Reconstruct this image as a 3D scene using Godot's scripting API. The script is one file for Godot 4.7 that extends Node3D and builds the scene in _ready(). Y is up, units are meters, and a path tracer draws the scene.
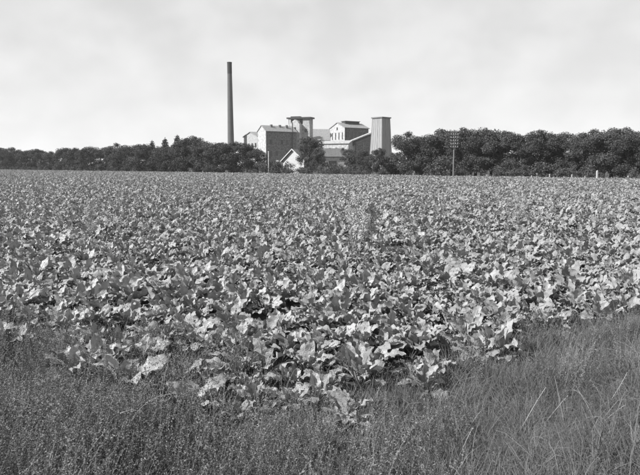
extends Node3D
# A beet field at harvest time with a sugar works behind it, as on a black-and-white print: every colour is a neutral grey.
# The camera stands at the origin and looks along -z. Distances are in metres.

const EYE := 2.5
var used := {}
var M := {}
var leaf_tones: Array = []
var rng := RandomNumberGenerator.new()
var relief := FastNoiseLite.new()
var patches := FastNoiseLite.new()


func _ready() -> void:
	rng.seed = 41
	relief.seed = 5; relief.frequency = 0.55
	patches.seed = 9; patches.frequency = 0.16
	make_camera_and_light()
	make_materials()
	make_ground()
	make_works()
	make_cottage()
	make_trees()
	make_beets()
	make_verge()
	make_tall_weeds()
	make_poles()


# ---------------------------------------------------------------- camera, sky, sun
func make_camera_and_light() -> void:
	var cam := Camera3D.new()
	cam.name = "camera"
	cam.position = Vector3(0, EYE, 0)
	cam.rotation_degrees.x = -6.9
	cam.fov = 43.2
	cam.near = 0.05
	cam.far = 4000.0
	add_child(cam)
	cam.current = true

	var sun := DirectionalLight3D.new()
	sun.name = "sun"
	sun.light_color = Color(1, 1, 1)
	sun.light_energy = 1.5
	sun.light_angular_distance = 0.6
	sun.shadow_enabled = true
	sun.basis = Basis.looking_at(-Vector3(-0.75, 0.60, 0.30).normalized(), Vector3.UP)
	add_child(sun)

	var sky_mat := ProceduralSkyMaterial.new()
	sky_mat.sky_top_color = grey(0.32)
	sky_mat.sky_horizon_color = grey(0.56)
	sky_mat.sky_curve = 0.18
	sky_mat.ground_bottom_color = grey(0.10)
	sky_mat.ground_horizon_color = grey(0.35)
	sky_mat.sun_angle_max = 1.0
	sky_mat.sky_cover = thin_cloud()
	sky_mat.sky_cover_modulate = Color(1, 1, 1, 1)
	var sky := Sky.new()
	sky.sky_material = sky_mat
	var env := Environment.new()
	env.background_mode = Environment.BG_SKY
	env.sky = sky
	env.tonemap_mode = Environment.TONE_MAPPER_LINEAR
	env.tonemap_exposure = 1.7
	env.fog_enabled = true
	env.fog_density = 0.00016
	env.fog_light_color = Color(0.9, 0.9, 0.9)
	env.sdfgi_enabled = true
	env.ssao_enabled = true
	env.ssil_enabled = true
	var we := WorldEnvironment.new()
	we.name = "daylight"
	we.environment = env
	add_child(we)


func thin_cloud() -> ImageTexture:
	# veils of high cloud drawn out along the sky, the same kind all round
	var n := FastNoiseLite.new()
	n.seed = 21; n.frequency = 6.0; n.fractal_octaves = 6; n.fractal_gain = 0.62
	var w := 1024
	var h := 512
	var im := Image.create(w, h, false, Image.FORMAT_RGBAF)
	for j in h:
		var up := (0.5 - (j + 0.5) / h) * PI
		for i in w:
			var a := (i + 0.5) / w * TAU
			var c := cos(up)
			var v := n.get_noise_3d(c * cos(a), sin(up) * 1.7, c * sin(a))
			var k: float = clampf(0.5 + v * 1.3, 0.0, 1.0)
			im.set_pixel(i, j, Color(1, 1, 1, 0.06 * k))
	return ImageTexture.create_from_image(im)


# ---------------------------------------------------------------- helpers
func grey(v: float) -> Color:
	return Color(v, v, v).linear_to_srgb()


func numbered(called: String) -> String:
	var k: int = used.get(called, 0)
	used[called] = k + 1
	return called if k == 0 else "%s_%03d" % [called, k]


func tag(o: Node, label: String, category: String, group := "", kind := "") -> Node:
	if label: o.set_meta("label", label)
	if category: o.set_meta("category", category)
	if group: o.set_meta("group", group)
	if kind: o.set_meta("kind", kind)
	return o


func thing(called: String, at: Vector3, turn: float, label: String, category: String, group := "") -> Node3D:
	var o := Node3D.new()
	o.name = numbered(called)
	add_child(o)
	o.position = at
	o.rotation.y = turn
	tag(o, label, category, group)
	return o


func part(parent: Node, called: String, mesh: Mesh, m: Material) -> MeshInstance3D:
	var o := MeshInstance3D.new()
	o.name = called
	o.mesh = mesh
	o.material_override = m
	parent.add_child(o, true)
	return o


func copy_of(o: Node3D, at: Vector3, turn: float, size: Vector3, label: String, group := "") -> Node3D:
	var c: Node3D = o.duplicate()
	c.name = numbered(String(o.name).rstrip("0123456789").rstrip("_"))
	add_child(c)
	c.position = at
	c.rotation.y = turn
	c.scale = size
	c.set_meta("label", label)
	if group: c.set_meta("group", group)
	return c


func begin() -> SurfaceTool:
	var st := SurfaceTool.new()
	st.begin(Mesh.PRIMITIVE_TRIANGLES)
	st.set_smooth_group(-1)
	return st


func quad(st: SurfaceTool, a: Vector3, b: Vector3, c: Vector3, d: Vector3) -> void:
	for p: Vector3 in [a, b, c, a, c, d]:
		st.add_vertex(p)


func block(st: SurfaceTool, lo: Vector3, hi: Vector3) -> void:
	hexa(st, [Vector3(lo.x, lo.y, hi.z), Vector3(hi.x, lo.y, hi.z), Vector3(hi.x, lo.y, lo.z), Vector3(lo.x, lo.y, lo.z), Vector3(lo.x, hi.y, hi.z), Vector3(hi.x, hi.y, hi.z), Vector3(hi.x, hi.y, lo.z), Vector3(lo.x, hi.y, lo.z)])


func hexa(st: SurfaceTool, p: Array) -> void:
	# p: bottom ring then top ring, each front-left, front-right, back-right, back-left
	quad(st, p[0], p[4], p[5], p[1])
	quad(st, p[1], p[5], p[6], p[2])
	quad(st, p[2], p[6], p[7], p[3])
	quad(st, p[3], p[7], p[4], p[0])
	quad(st, p[4], p[7], p[6], p[5])
	quad(st, p[0], p[1], p[2], p[3])


func flat(st: SurfaceTool) -> ArrayMesh:
	st.generate_normals()
	return st.commit()


func box_mesh(lo: Vector3, hi: Vector3) -> ArrayMesh:
	var st := begin()
	block(st, lo, hi)
	return flat(st)


func tube(st: SurfaceTool, pts: Array, radii: Array, sides := 6, closed := true) -> void:
	st.set_smooth_group(0)
	var rings := []
	for i in pts.size():
		var t: Vector3 = (pts[mini(i + 1, pts.size() - 1)] - pts[maxi(i - 1, 0)]).normalized()
		var u := t.cross(Vector3(0.31, 0.2, 0.93)).normalized()
		var v := t.cross(u)
		var ring := []
		for k in sides:
			var a := TAU * k / sides
			ring.append(pts[i] + (u * cos(a) + v * sin(a)) * radii[i])
		rings.append(ring)
	for i in pts.size() - 1:
		for k in sides:
			var n := (k + 1) % sides
			quad(st, rings[i][k], rings[i][n], rings[i + 1][n], rings[i + 1][k])
	st.set_smooth_group(-1)
	if closed:
		for k in range(1, sides - 1):
			for p: Vector3 in [rings[-1][0], rings[-1][k], rings[-1][k + 1]]:
				st.add_vertex(p)


func lathe(st: SurfaceTool, profile: Array, sides: int) -> void:
	for i in profile.size() - 1:
		var p: Array = profile[i]
		var q: Array = profile[i + 1]
		for k in sides:
			var a := TAU * k / sides
			var b := TAU * (k + 1) / sides
			quad(st, Vector3(cos(a) * p[0], p[1], sin(a) * p[0]), Vector3(cos(b) * p[0], p[1], sin(b) * p[0]), Vector3(cos(b) * q[0], q[1], sin(b) * q[0]), Vector3(cos(a) * q[0], q[1], sin(a) * q[0]))


func grain(sd: int, freq: float, lo: float, hi: float, stretch := Vector2.ONE, octaves := 4) -> ImageTexture:
	var n := FastNoiseLite.new()
	n.seed = sd; n.frequency = freq; n.fractal_octaves = octaves
	var im := Image.create(256, 256, false, Image.FORMAT_RGB8)
	for j in 256:
		for i in 256:
			# blended over the border so that the texture tiles
			var x := i * stretch.x
			var y := j * stretch.y
			var wx: float = i / 256.0
			var wy: float = j / 256.0
			var sx := 256.0 * stretch.x
			var sy := 256.0 * stretch.y
			var v := n.get_noise_2d(x, y) * (1 - wx) * (1 - wy) + n.get_noise_2d(x - sx, y) * wx * (1 - wy) + n.get_noise_2d(x, y - sy) * (1 - wx) * wy + n.get_noise_2d(x - sx, y - sy) * wx * wy
			var g: float = clampf(lerpf(lo, hi, 0.5 + v * 1.3), 0.0, 1.0)
			im.set_pixel(i, j, Color(g, g, g))
	return ImageTexture.create_from_image(im)


func mat(called: String, v: float, rough: float, tex: Texture2D = null, metres := 2.0, tinted := false, backlight := 0.0, specular := 0.5) -> StandardMaterial3D:
	var m := StandardMaterial3D.new()
	m.resource_name = called
	m.albedo_color = grey(v)
	m.roughness = rough
	m.metallic_specular = specular
	if tex:
		m.albedo_texture = tex
		m.uv1_triplanar = true
		m.uv1_scale = Vector3.ONE / metres
	if tinted: m.vertex_color_use_as_albedo = true
	if backlight > 0.0:
		m.backlight_enabled = true
		m.backlight = Color(backlight, backlight, backlight)
	m.cull_mode = BaseMaterial3D.CULL_DISABLED
	M[called] = m
	return m


func make_materials() -> void:
	var fine := grain(3, 0.05, 0.62, 1.0)
	var coarse := grain(4, 0.02, 0.75, 1.0)
	var boards := grain(6, 0.05, 0.78, 1.0, Vector2(1.0, 0.06))
	var streaks := grain(7, 0.03, 0.84, 1.0, Vector2(1.0, 0.25))
	var stains := grain(8, 0.035, 0.8, 1.05, Vector2(1.0, 0.8), 5)
	var blotches := grain(9, 0.04, 0.62, 1.05, Vector2(1.0, 1.0), 5)
	var chalk := grain(10, 0.03, 0.9, 1.02)
	var soil := mat("soil", 0.05, 0.95, fine, 1.6)
	soil.uv1_world_triplanar = true
	soil.heightmap_enabled = false
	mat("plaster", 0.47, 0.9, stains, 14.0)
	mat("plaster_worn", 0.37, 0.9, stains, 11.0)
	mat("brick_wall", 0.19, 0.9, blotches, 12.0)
	mat("corrugated_roof", 0.28, 0.6, stains, 9.0)
	mat("slate_roof", 0.16, 0.7, coarse, 6.0)
	mat("tarred_roof", 0.045, 0.8, coarse, 6.0)
	mat("chimney_brick", 0.14, 0.9, fine, 5.0)
	mat("sooty_brick", 0.06, 0.95, fine, 3.0)
	mat("iron", 0.06, 0.6)
	mat("pale_boards", 0.34, 0.85, boards, 6.0)
	mat("batten", 0.26, 0.85, boards, 6.0)
	mat("window_glass", 0.03, 0.15)
	mat("window_frame", 0.12, 0.7)
	mat("dark_opening", 0.02, 0.9)
	mat("white_paint", 0.47, 0.7, chalk, 7.0)
	mat("pole_wood", 0.22, 0.9, boards, 2.0)
	mat("porcelain", 0.36, 0.35)
	mat("bark", 0.07, 0.95, fine, 1.0)
	for k in 3: mat("tree_leaf_%d" % k, [0.054, 0.064, 0.078][k], 0.65, null, 1, true, 0.35, 0.35)
	mat("bush_leaf", 0.08, 0.65, null, 1, true, 0.35, 0.35)
	mat("conifer_needle", 0.04, 0.7, null, 1, true, 0.15, 0.3)
	mat("beet_leaf", 0.262, 0.48, null, 1, true, 0.5, 0.5)
	for k in 5:
		leaf_tones.append(mat("beet_leaf_tone_%d" % k, 0.262 * [0.82, 0.92, 1.0, 1.08, 1.2][k], 0.48, null, 1, true, 0.5, 0.5))
	var pucker := grain(12, 0.06, 0.0, 1.0, Vector2.ONE, 3)
	for m: StandardMaterial3D in leaf_tones + [M.beet_leaf]:
		m.uv1_triplanar = true
		m.uv1_scale = Vector3.ONE / 0.34
		m.heightmap_enabled = true
		m.heightmap_texture = pucker
		m.heightmap_scale = 0.4
	mat("grass_blade", 0.125, 0.6, null, 1, true, 0.4, 0.4)
	mat("weed_leaf", 0.12, 0.6, null, 1, true, 0.4, 0.4)
	mat("dry_straw", 0.30, 0.7, null, 1, false, 0.3, 0.4)
	mat("wispy_weed", 0.17, 0.7, null, 1, true, 0.5, 0.3)
	mat("pale_straw", 0.24, 0.7, null, 1, true, 0.3, 0.3)
	mat("post_paint", 0.42, 0.8)
	mat("weed_stem", 0.16, 0.8)
	mat("pale_weed_leaf", 0.42, 0.7, null, 1, true, 0.5, 0.3)


# ---------------------------------------------------------------- the ground
func verge_reach(x: float) -> float:
	# how far from the camera's line the grass verge gives way to the beets
	var xs := [-30.0, -8.0, -3.3, -1.6, -0.9, 0.0, 0.6, 1.2, 2.4, 4.4, 8.0, 30.0]
	var zs := [8.6, 7.6, 6.7, 6.0, 5.5, 5.3, 5.5, 6.3, 7.7, 9.2, 12.0, 26.0]
	if x <= xs[0]: return zs[0]
	for i in xs.size() - 1:
		if x <= xs[i + 1]:
			return lerpf(zs[i], zs[i + 1], (x - xs[i]) / (xs[i + 1] - xs[i]))
	return zs[-1]


func weedy(x: float, d: float) -> float:
	# weeds creep from the bank some way into the crop where the bank is low
	return clampf((1.4 - x) * 0.55, 0.0, 1.0) * pow(clampf(1.0 - (d - verge_reach(x)) / 2.6, 0.0, 1.0), 1.5)


func field_end(x: float) -> float:
	return 280.0 - 185.0 * (x + 149.0) / 200.0


func height(x: float, z: float) -> float:
	# a low bank on which the photographer stands, falling to the level field
	var reach := verge_reach(x)
	var t: float = clampf((reach + z) / 6.0, 0.0, 1.0)
	var near: float = clampf(1.0 - maxf(absf(x) - 10.0, -z - 25.0) / 8.0, 0.0, 1.0)
	return 0.9 * t * t * (3.0 - 2.0 * t) + near * 0.05 * relief.get_noise_2d(x, z)


func axis(centre: float, dense: float, far_reach: float) -> PackedFloat32Array:
	var out: Array = []
	var v := 0.0
	var step := 0.3
	while v < far_reach:
		out.append(v)
		if v >= dense: step *= 1.35
		v += step
	out.append(far_reach)
	var all := PackedFloat32Array()
	for i in range(out.size() - 1, 0, -1): all.append(centre - out[i])
	for i in out.size(): all.append(centre + out[i])
	return all


func make_ground() -> void:
	var xs := axis(0.0, 12.0, 1500.0)
	var zs := axis(-8.0, 16.0, 1500.0)
	var v := PackedVector3Array()
	var idx := PackedInt32Array()
	for z in zs:
		for x in xs:
			v.append(Vector3(x, height(x, z), z))
	var n := xs.size()
	for j in zs.size() - 1:
		for i in n - 1:
			var a := j * n + i
			idx.append_array([a, a + 1, a + n + 1, a, a + n + 1, a + n])
	var arr := []
	arr.resize(Mesh.ARRAY_MAX)
	arr[Mesh.ARRAY_VERTEX] = v
	arr[Mesh.ARRAY_INDEX] = idx
	var raw := ArrayMesh.new()
	raw.add_surface_from_arrays(Mesh.PRIMITIVE_TRIANGLES, arr)
	var st := SurfaceTool.new()
	st.create_from(raw, 0)
	st.generate_normals()
	var o := part(self, "ground", st.commit(), M.soil)
	tag(o, "dark bare soil of the level field and its grass bank", "ground", "", "structure")


# ---------------------------------------------------------------- the sugar works
func roof_slab(parent: Node, called: String, a: Vector3, b: Vector3, c: Vector3, d: Vector3, thick: float, m: Material) -> MeshInstance3D:
	# a, b: lower edge; c, d: upper edge above b and a
	var n := (b - a).cross(d - a).normalized()
	if n.y < 0: n = -n
	var st := begin()
	hexa(st, [a, b, c, d, a + n * thick, b + n * thick, c + n * thick, d + n * thick])
	return part(parent, called, flat(st), m)


func gable_hall(o: Node3D, l: float, w: float, eave: float, ridge: float, wall: Material, roof: Material, at := Vector3.ZERO) -> void:
	# front wall along local x from at; depth towards -z; ridge along x
	var st := begin()
	var sec := [Vector2(0, 0), Vector2(0, eave), Vector2(-w / 2, ridge), Vector2(-w, eave), Vector2(-w, 0)]
	for x: float in [0.0, l]:
		for k in range(1, 4):
			for q: Vector2 in [sec[0], sec[k], sec[k + 1]]:
				st.add_vertex(at + Vector3(x, q.y, q.x))
	for k in 4:
		quad(st, at + Vector3(0, sec[k].y, sec[k].x), at + Vector3(l, sec[k].y, sec[k].x), at + Vector3(l, sec[k + 1].y, sec[k + 1].x), at + Vector3(0, sec[k + 1].y, sec[k + 1].x))
	part(o, "wall", flat(st), wall)
	var rise := (ridge - eave) / (w / 2)
	var e := 0.5
	var y0 := eave - rise * e + 0.02
	roof_slab(o, "roof", at + Vector3(-e, y0, e), at + Vector3(l + e, y0, e), at + Vector3(l + e, ridge + 0.02, -w / 2), at + Vector3(-e, ridge + 0.02, -w / 2), 0.3, roof)
	roof_slab(o, "roof", at + Vector3(-e, y0, -w - e), at + Vector3(l + e, y0, -w - e), at + Vector3(l + e, ridge + 0.02, -w / 2 - 0.01), at + Vector3(-e, ridge + 0.02, -w / 2 - 0.01), 0.3, roof)


func window(o: Node3D, at: Vector3, wide: float, tall: float, side: bool) -> void:
	# side: on a wall that looks along -x; else on one that looks along +z
	var h := wide / 2
	var f := box_mesh(Vector3(-h - 0.12, -0.12, -0.1), Vector3(h + 0.12, tall + 0.12, 0.06))
	var fr := part(o, "window", f, M.window_frame)
	fr.position = at
	if side: fr.rotation.y = -PI / 2
	part(fr, "pane", box_mesh(Vector3(-h, 0, 0.0), Vector3(h, tall, 0.09)), M.window_glass)
	part(fr, "glazing_bar", box_mesh(Vector3(-0.06, 0, 0.092), Vector3(0.06, tall, 0.12)), M.window_frame)


func make_works() -> void:
	# tall round chimney
	var ch := thing("factory_chimney", Vector3(-49.2, 0, -335), 0, "tall slender round brick chimney with sooty top beside the factory", "chimney")
	var st := begin()
	var pts := []
	var rad := []
	for k in 13:
		pts.append(Vector3(0, 56.0 * k / 12, 0))
		rad.append(lerpf(1.95, 1.2, k / 12.0))
	tube(st, pts, rad, 28, false)
	part(ch, "shaft", flat(st), M.chimney_brick)
	st = begin()
	lathe(st, [[1.24, 51.6], [1.28, 51.9], [1.27, 57.4], [1.34, 57.5], [1.34, 57.9], [0.95, 57.9], [0.95, 50.0]], 28)
	part(ch, "crown", flat(st), M.sooty_brick)
	for k in 7:
		var y := 6.0 + 6.6 * k
		var r := lerpf(1.95, 1.2, y / 56.0)
		st = begin()
		lathe(st, [[r - 0.05, y], [r + 0.03, y], [r + 0.03, y + 0.2], [r - 0.05, y + 0.2]], 28)
		part(ch, "iron_band", flat(st), M.iron)
	st = begin()
	block(st, Vector3(-2.8, 0, -2.8), Vector3(2.8, 5.0, 2.8))
	part(ch, "plinth", flat(st), M.chimney_brick)

	var phi := deg_to_rad(36)
	# boiler house: white gable to the sun, dark long front
	var b := thing("boiler_house", Vector3(-28.4, 0, -320), phi, "tall factory block with bright gable end and dark long front beside chimney", "factory")
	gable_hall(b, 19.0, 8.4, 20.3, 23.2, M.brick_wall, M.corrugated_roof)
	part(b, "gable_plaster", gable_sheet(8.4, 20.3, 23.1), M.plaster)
	for q: Array in [[3.0, 13.4], [9.8, 13.4], [13.2, 13.4], [6.4, 7.4], [3.0, 7.4], [13.2, 7.4]]:
		window(b, Vector3(q[0], q[1], 0), 1.3, 2.4, false)
	st = begin()
	tube(st, [Vector3(16.4, 0, 0.35), Vector3(16.4, 19.0, 0.35), Vector3(16.4, 25.4, 0.35)], [0.32, 0.32, 0.3], 10)
	part(b, "vent_pipe", flat(st), M.iron)
	st = begin()
	tube(st, [Vector3(0.2, 0, 0.22), Vector3(0.2, 20.0, 0.22)], [0.12, 0.12], 8)
	part(b, "downpipe", flat(st), M.iron)
	part(b, "lean_to", box_mesh(Vector3(5.0, 0, 0.02), Vector3(12.0, 5.0, 4.0)), M.plaster_worn)
	for q: Array in [[4.5, -3.0], [10.0, -3.2], [14.0, -2.6]]:
		part(b, "roof_vent", box_mesh(Vector3(q[0], 21.0, q[1] - 0.5), Vector3(q[0] + 1.1, 23.9, q[1] + 0.5)), M.slate_roof)
	# lower wing that runs back from the boiler house
	var w := thing("factory_wing", Vector3(-33.6, 0, -327.2), phi, "lower pale factory wing with small windows running back from boiler house", "factory")
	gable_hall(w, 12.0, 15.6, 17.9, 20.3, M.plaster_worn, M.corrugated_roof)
	for k in 4:
		for r in 2:
			window(w, Vector3(0, 6.5 + 5.5 * r, -2.2 - 3.7 * k), 1.6, 2.2, true)

	# headhouse: pale body under a dark overhanging flat roof, a white gabled bay before it
	var h := thing("factory_headhouse", Vector3(-17.9, 0, -340), deg_to_rad(-20), "raised factory headhouse under dark flat overhanging roof with white pointed bay", "factory")
	part(h, "wall", box_mesh(Vector3(0.4, 0, -5), Vector3(13.0, 25.0, 0)), M.plaster_worn)
	for x: float in [0.4, 3.4, 6.6, 12.7]:
		for z: float in [-4.9, -0.3]:
			part(h, "post", box_mesh(Vector3(x, 25.0, z), Vector3(x + 0.3, 27.9, z + 0.3)), M.pole_wood)
	part(h, "inner_wall", box_mesh(Vector3(8.9, 25.0, -4.8), Vector3(12.6, 27.9, -0.1)), M.plaster_worn)
	part(h, "inner_wall", box_mesh(Vector3(0.8, 25.0, -4.8), Vector3(8.89, 27.9, -2.0)), M.brick_wall)
	part(h, "roof", box_mesh(Vector3(-0.5, 27.9, -5.8), Vector3(13.8, 28.7, 0.9)), M.tarred_roof)
	part(h, "roof_vent", box_mesh(Vector3(1.0, 28.7, -4.6), Vector3(6.4, 29.4, -1.6)), M.tarred_roof)
	st = begin()
	var bay := [Vector2(3.0, 0), Vector2(3.0, 24.6), Vector2(4.0, 26.2), Vector2(5.6, 27.3), Vector2(7.2, 26.2), Vector2(8.3, 24.6), Vector2(8.3, 0)]
	for z: float in [3.4, 0.02]:
		for k in range(1, bay.size() - 1):
			for q: Vector2 in [bay[0], bay[k], bay[k + 1]]:
				st.add_vertex(Vector3(q.x, q.y, z))
	for k in bay.size() - 1:
		quad(st, Vector3(bay[k].x, bay[k].y, 3.4), Vector3(bay[k + 1].x, bay[k + 1].y, 3.4), Vector3(bay[k + 1].x, bay[k + 1].y, 0.02), Vector3(bay[k].x, bay[k].y, 0.02))
	part(h, "bay", flat(st), M.plaster)
	window(h, Vector3(5.6, 21.6, 3.4), 1.1, 1.4, false)
	window(h, Vector3(10.8, 20.5, 0), 1.2, 1.6, false)

	# long low-lit hall behind
	var lh := thing("factory_hall", Vector3(-9.0, 0, -352), deg_to_rad(6), "long factory hall with broad pale roof between headhouse and gabled building", "factory")
	gable_hall(lh, 30.0, 18.0, 16.8, 23.4, M.plaster_worn, M.corrugated_roof)

	# gabled building: bright gable to the left, dark side under a roof lantern
	var g := thing("gabled_factory_building", Vector3(13.5, 0, -330), phi, "gabled factory building with bright slit-windowed end and dark lantern on its ridge", "factory")
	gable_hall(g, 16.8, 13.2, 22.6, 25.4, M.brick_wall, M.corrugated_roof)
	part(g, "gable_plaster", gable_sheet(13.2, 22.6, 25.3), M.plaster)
	for k in 4:
		window(g, Vector3(-0.14, 16.4, -2.0 - 3.0 * k), 0.7, 3.6, true)
	window(g, Vector3(-0.14, 21.6, -6.6), 0.9, 1.3, true)
	for k in 5:
		window(g, Vector3(1.8 + 3.0 * k, 17.4, 0), 1.5, 3.0, false)
	part(g, "roof_lantern", box_mesh(Vector3(4.2, 24.2, -8.3), Vector3(14.2, 26.4, -4.9)), M.tarred_roof)
	part(g, "lantern_roof", box_mesh(Vector3(3.8, 26.4, -8.7), Vector3(14.6, 26.7, -4.5)), M.slate_roof)

	st = begin()
	tube(st, [Vector3(1.4, 0, 0.3), Vector3(1.4, 22.4, 0.3)], [0.14, 0.14], 8)
	part(g, "downpipe", flat(st), M.iron)
	part(g, "side_hut", box_mesh(Vector3(17.0, 0, -9.0), Vector3(20.5, 19.0, -2.0)), M.brick_wall)

	# slanting conveyor gallery with a pale roof
	var cv := thing("conveyor_gallery", Vector3(12.4, 0, -306), 0, "slanting conveyor gallery with pale roof climbing towards the cooling tower", "conveyor")
	st = begin()
	hexa(st, [Vector3(0, 10.4, 1.4), Vector3(14.6, 16.4, 1.4), Vector3(14.6, 16.4, -1.4), Vector3(0, 10.4, -1.4), Vector3(0, 12.6, 1.4), Vector3(14.6, 18.6, 1.4), Vector3(14.6, 18.6, -1.4), Vector3(0, 12.6, -1.4)])
	part(cv, "gallery_wall", flat(st), M.tarred_roof)
	roof_slab(cv, "roof", Vector3(-0.4, 12.65, 1.8), Vector3(15.0, 18.8, 1.8), Vector3(15.0, 19.2, -1.8), Vector3(-0.4, 13.05, -1.8), 0.5, M.plaster)
	for k in 4:
		var x := 1.5 + 3.9 * k
		for z: float in [-1.2, 0.9]:
			part(cv, "support_leg", box_mesh(Vector3(x, 0, z), Vector3(x + 0.35, 10.6 + x * 0.41, z + 0.35)), M.iron)

	# pale low store and a shed with a grey roof before it
	var lo := thing("low_store_building", Vector3(-0.6, 0, -306), deg_to_rad(-24), "low pale walled store building below the gabled factory building", "factory")
	gable_hall(lo, 16.0, 9.0, 13.0, 14.4, M.plaster, M.plaster_worn)
	for k in 4:
		window(lo, Vector3(2.4 + 3.6 * k, 9.6, 0), 0.9, 1.3, false)
	var sh := thing("grey_roofed_shed", Vector3(0.6, 0, -286), deg_to_rad(10), "long shed with grey pitched roof and white end in front of store", "shed")
	gable_hall(sh, 11.4, 8.0, 6.6, 10.2, M.plaster_worn, M.slate_roof)
	part(sh, "door", box_mesh(Vector3(3.6, 0, 0.01), Vector3(7.4, 4.4, 0.16)), M.dark_opening)

	# cooling tower of boards, square, wider below
	var t := thing("cooling_tower", Vector3(30.3, 0, -302), deg_to_rad(45), "tapering square wooden cooling tower with upright battens and one dark face", "cooling tower")
	var top := 25.6
	var rb := 4.25
	var rt := 3.1
	st = begin()
	hexa(st, [Vector3(-rb, 0, rb), Vector3(rb, 0, rb), Vector3(rb, 0, -rb), Vector3(-rb, 0, -rb), Vector3(-rt, top, rt), Vector3(rt, top, rt), Vector3(rt, top, -rt), Vector3(-rt, top, -rt)])
	part(t, "wall", flat(st), M.pale_boards)
	for f in 4:
		var turn := Basis(Vector3.UP, PI / 2 * f)
		for k in 6:
			var u := lerpf(-0.96, 0.96, k / 5.0)
			st = begin()
			var a := 0.1
			hexa(st, [turn * Vector3(u * rb - a, 0, rb + 0.08), turn * Vector3(u * rb + a, 0, rb + 0.08), turn * Vector3(u * rb + a, 0, rb - 0.05), turn * Vector3(u * rb - a, 0, rb - 0.05), turn * Vector3(u * rt - a, top - 0.3, rt + 0.08), turn * Vector3(u * rt + a, top - 0.3, rt + 0.08), turn * Vector3(u * rt + a, top - 0.3, rt - 0.05), turn * Vector3(u * rt - a, top - 0.3, rt - 0.05)])
			part(t, "batten", flat(st), M.batten)
	part(t, "top_rim", box_mesh(Vector3(-rt - 0.45, top - 0.28, -rt - 0.45), Vector3(rt + 0.45, top + 0.25, rt + 0.45)), M.slate_roof)


func gable_sheet(w: float, eave: float, ridge: float) -> ArrayMesh:
	# the plaster coat on a gable wall that looks along -x, 12 cm thick
	var st := begin()
	var sec := [Vector2(0, 0), Vector2(0, eave), Vector2(-w / 2, ridge), Vector2(-w, eave), Vector2(-w, 0)]
	for x: float in [-0.14, -0.02]:
		for k in range(1, 4):
			for q: Vector2 in [sec[0], sec[k], sec[k + 1]]:
				st.add_vertex(Vector3(x, q.y, q.x))
	for k in 5:
		var n := (k + 1) % 5
		quad(st, Vector3(-0.14, sec[k].y, sec[k].x), Vector3(-0.14, sec[n].y, sec[n].x), Vector3(-0.02, sec[n].y, sec[n].x), Vector3(-0.02, sec[k].y, sec[k].x))
	return flat(st)


func make_cottage() -> void:
	# a white gabled cottage nearer than the works; its gable looks at the field
	var c := thing("white_cottage", Vector3(-10.3, 0, -168), deg_to_rad(-34), "small white gabled cottage half hidden behind the leafy tree", "house")
	var w := 7.2
	var d := 9.0
	var eave := 3.7
	var ridge := 6.6
	var st := begin()
	var sec := [Vector2(0, 0), Vector2(0, eave), Vector2(w * 0.48, ridge), Vector2(w, eave), Vector2(w, 0)]
	for z: float in [0.0, -d]:
		for k in range(1, 4):
			for q: Vector2 in [sec[0], sec[k], sec[k + 1]]:
				st.add_vertex(Vector3(q.x, q.y, z))
	for k in 4:
		quad(st, Vector3(sec[k].x, sec[k].y, 0), Vector3(sec[k + 1].x, sec[k + 1].y, 0), Vector3(sec[k + 1].x, sec[k + 1].y, -d), Vector3(sec[k].x, sec[k].y, -d))
	part(c, "wall", flat(st), M.white_paint)
	var e := 0.5
	var r1 := (ridge - eave) / (w * 0.48)
	roof_slab(c, "roof", Vector3(-e, eave - r1 * e + 0.02, -d - e), Vector3(-e, eave - r1 * e + 0.02, e), Vector3(w * 0.48, ridge + 0.02, e), Vector3(w * 0.48, ridge + 0.02, -d - e), 0.22, M.slate_roof)
	var r2 := (ridge - eave) / (w * 0.52)
	roof_slab(c, "roof", Vector3(w + e, eave - r2 * e + 0.02, -d - e), Vector3(w + e, eave - r2 * e + 0.02, e), Vector3(w * 0.48 + 0.01, ridge + 0.02, e), Vector3(w * 0.48 + 0.01, ridge + 0.02, -d - e), 0.22, M.slate_roof)
	for s: int in [0, 1]:
		var x0 := -e if s == 0 else w + e
		var r := r1 if s == 0 else r2
		st = begin()
		var a := Vector3(x0, eave - r * e, e + 0.01)
		var b := Vector3(w * 0.48, ridge + 0.02, e + 0.01)
		hexa(st, [a, b, b + Vector3(0, 0, 0.06), a + Vector3(0, 0, 0.06), a + Vector3(0, 0.32, 0), b + Vector3(0, 0.32, 0), b + Vector3(0, 0.32, 0.06), a + Vector3(0, 0.32, 0.06)])
		part(c, "barge_board", flat(st), M.white_paint)
	part(c, "house_chimney", box_mesh(Vector3(2.7, 6.4, -5.2), Vector3(3.4, 7.7, -4.5)), M.chimney_brick)


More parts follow.
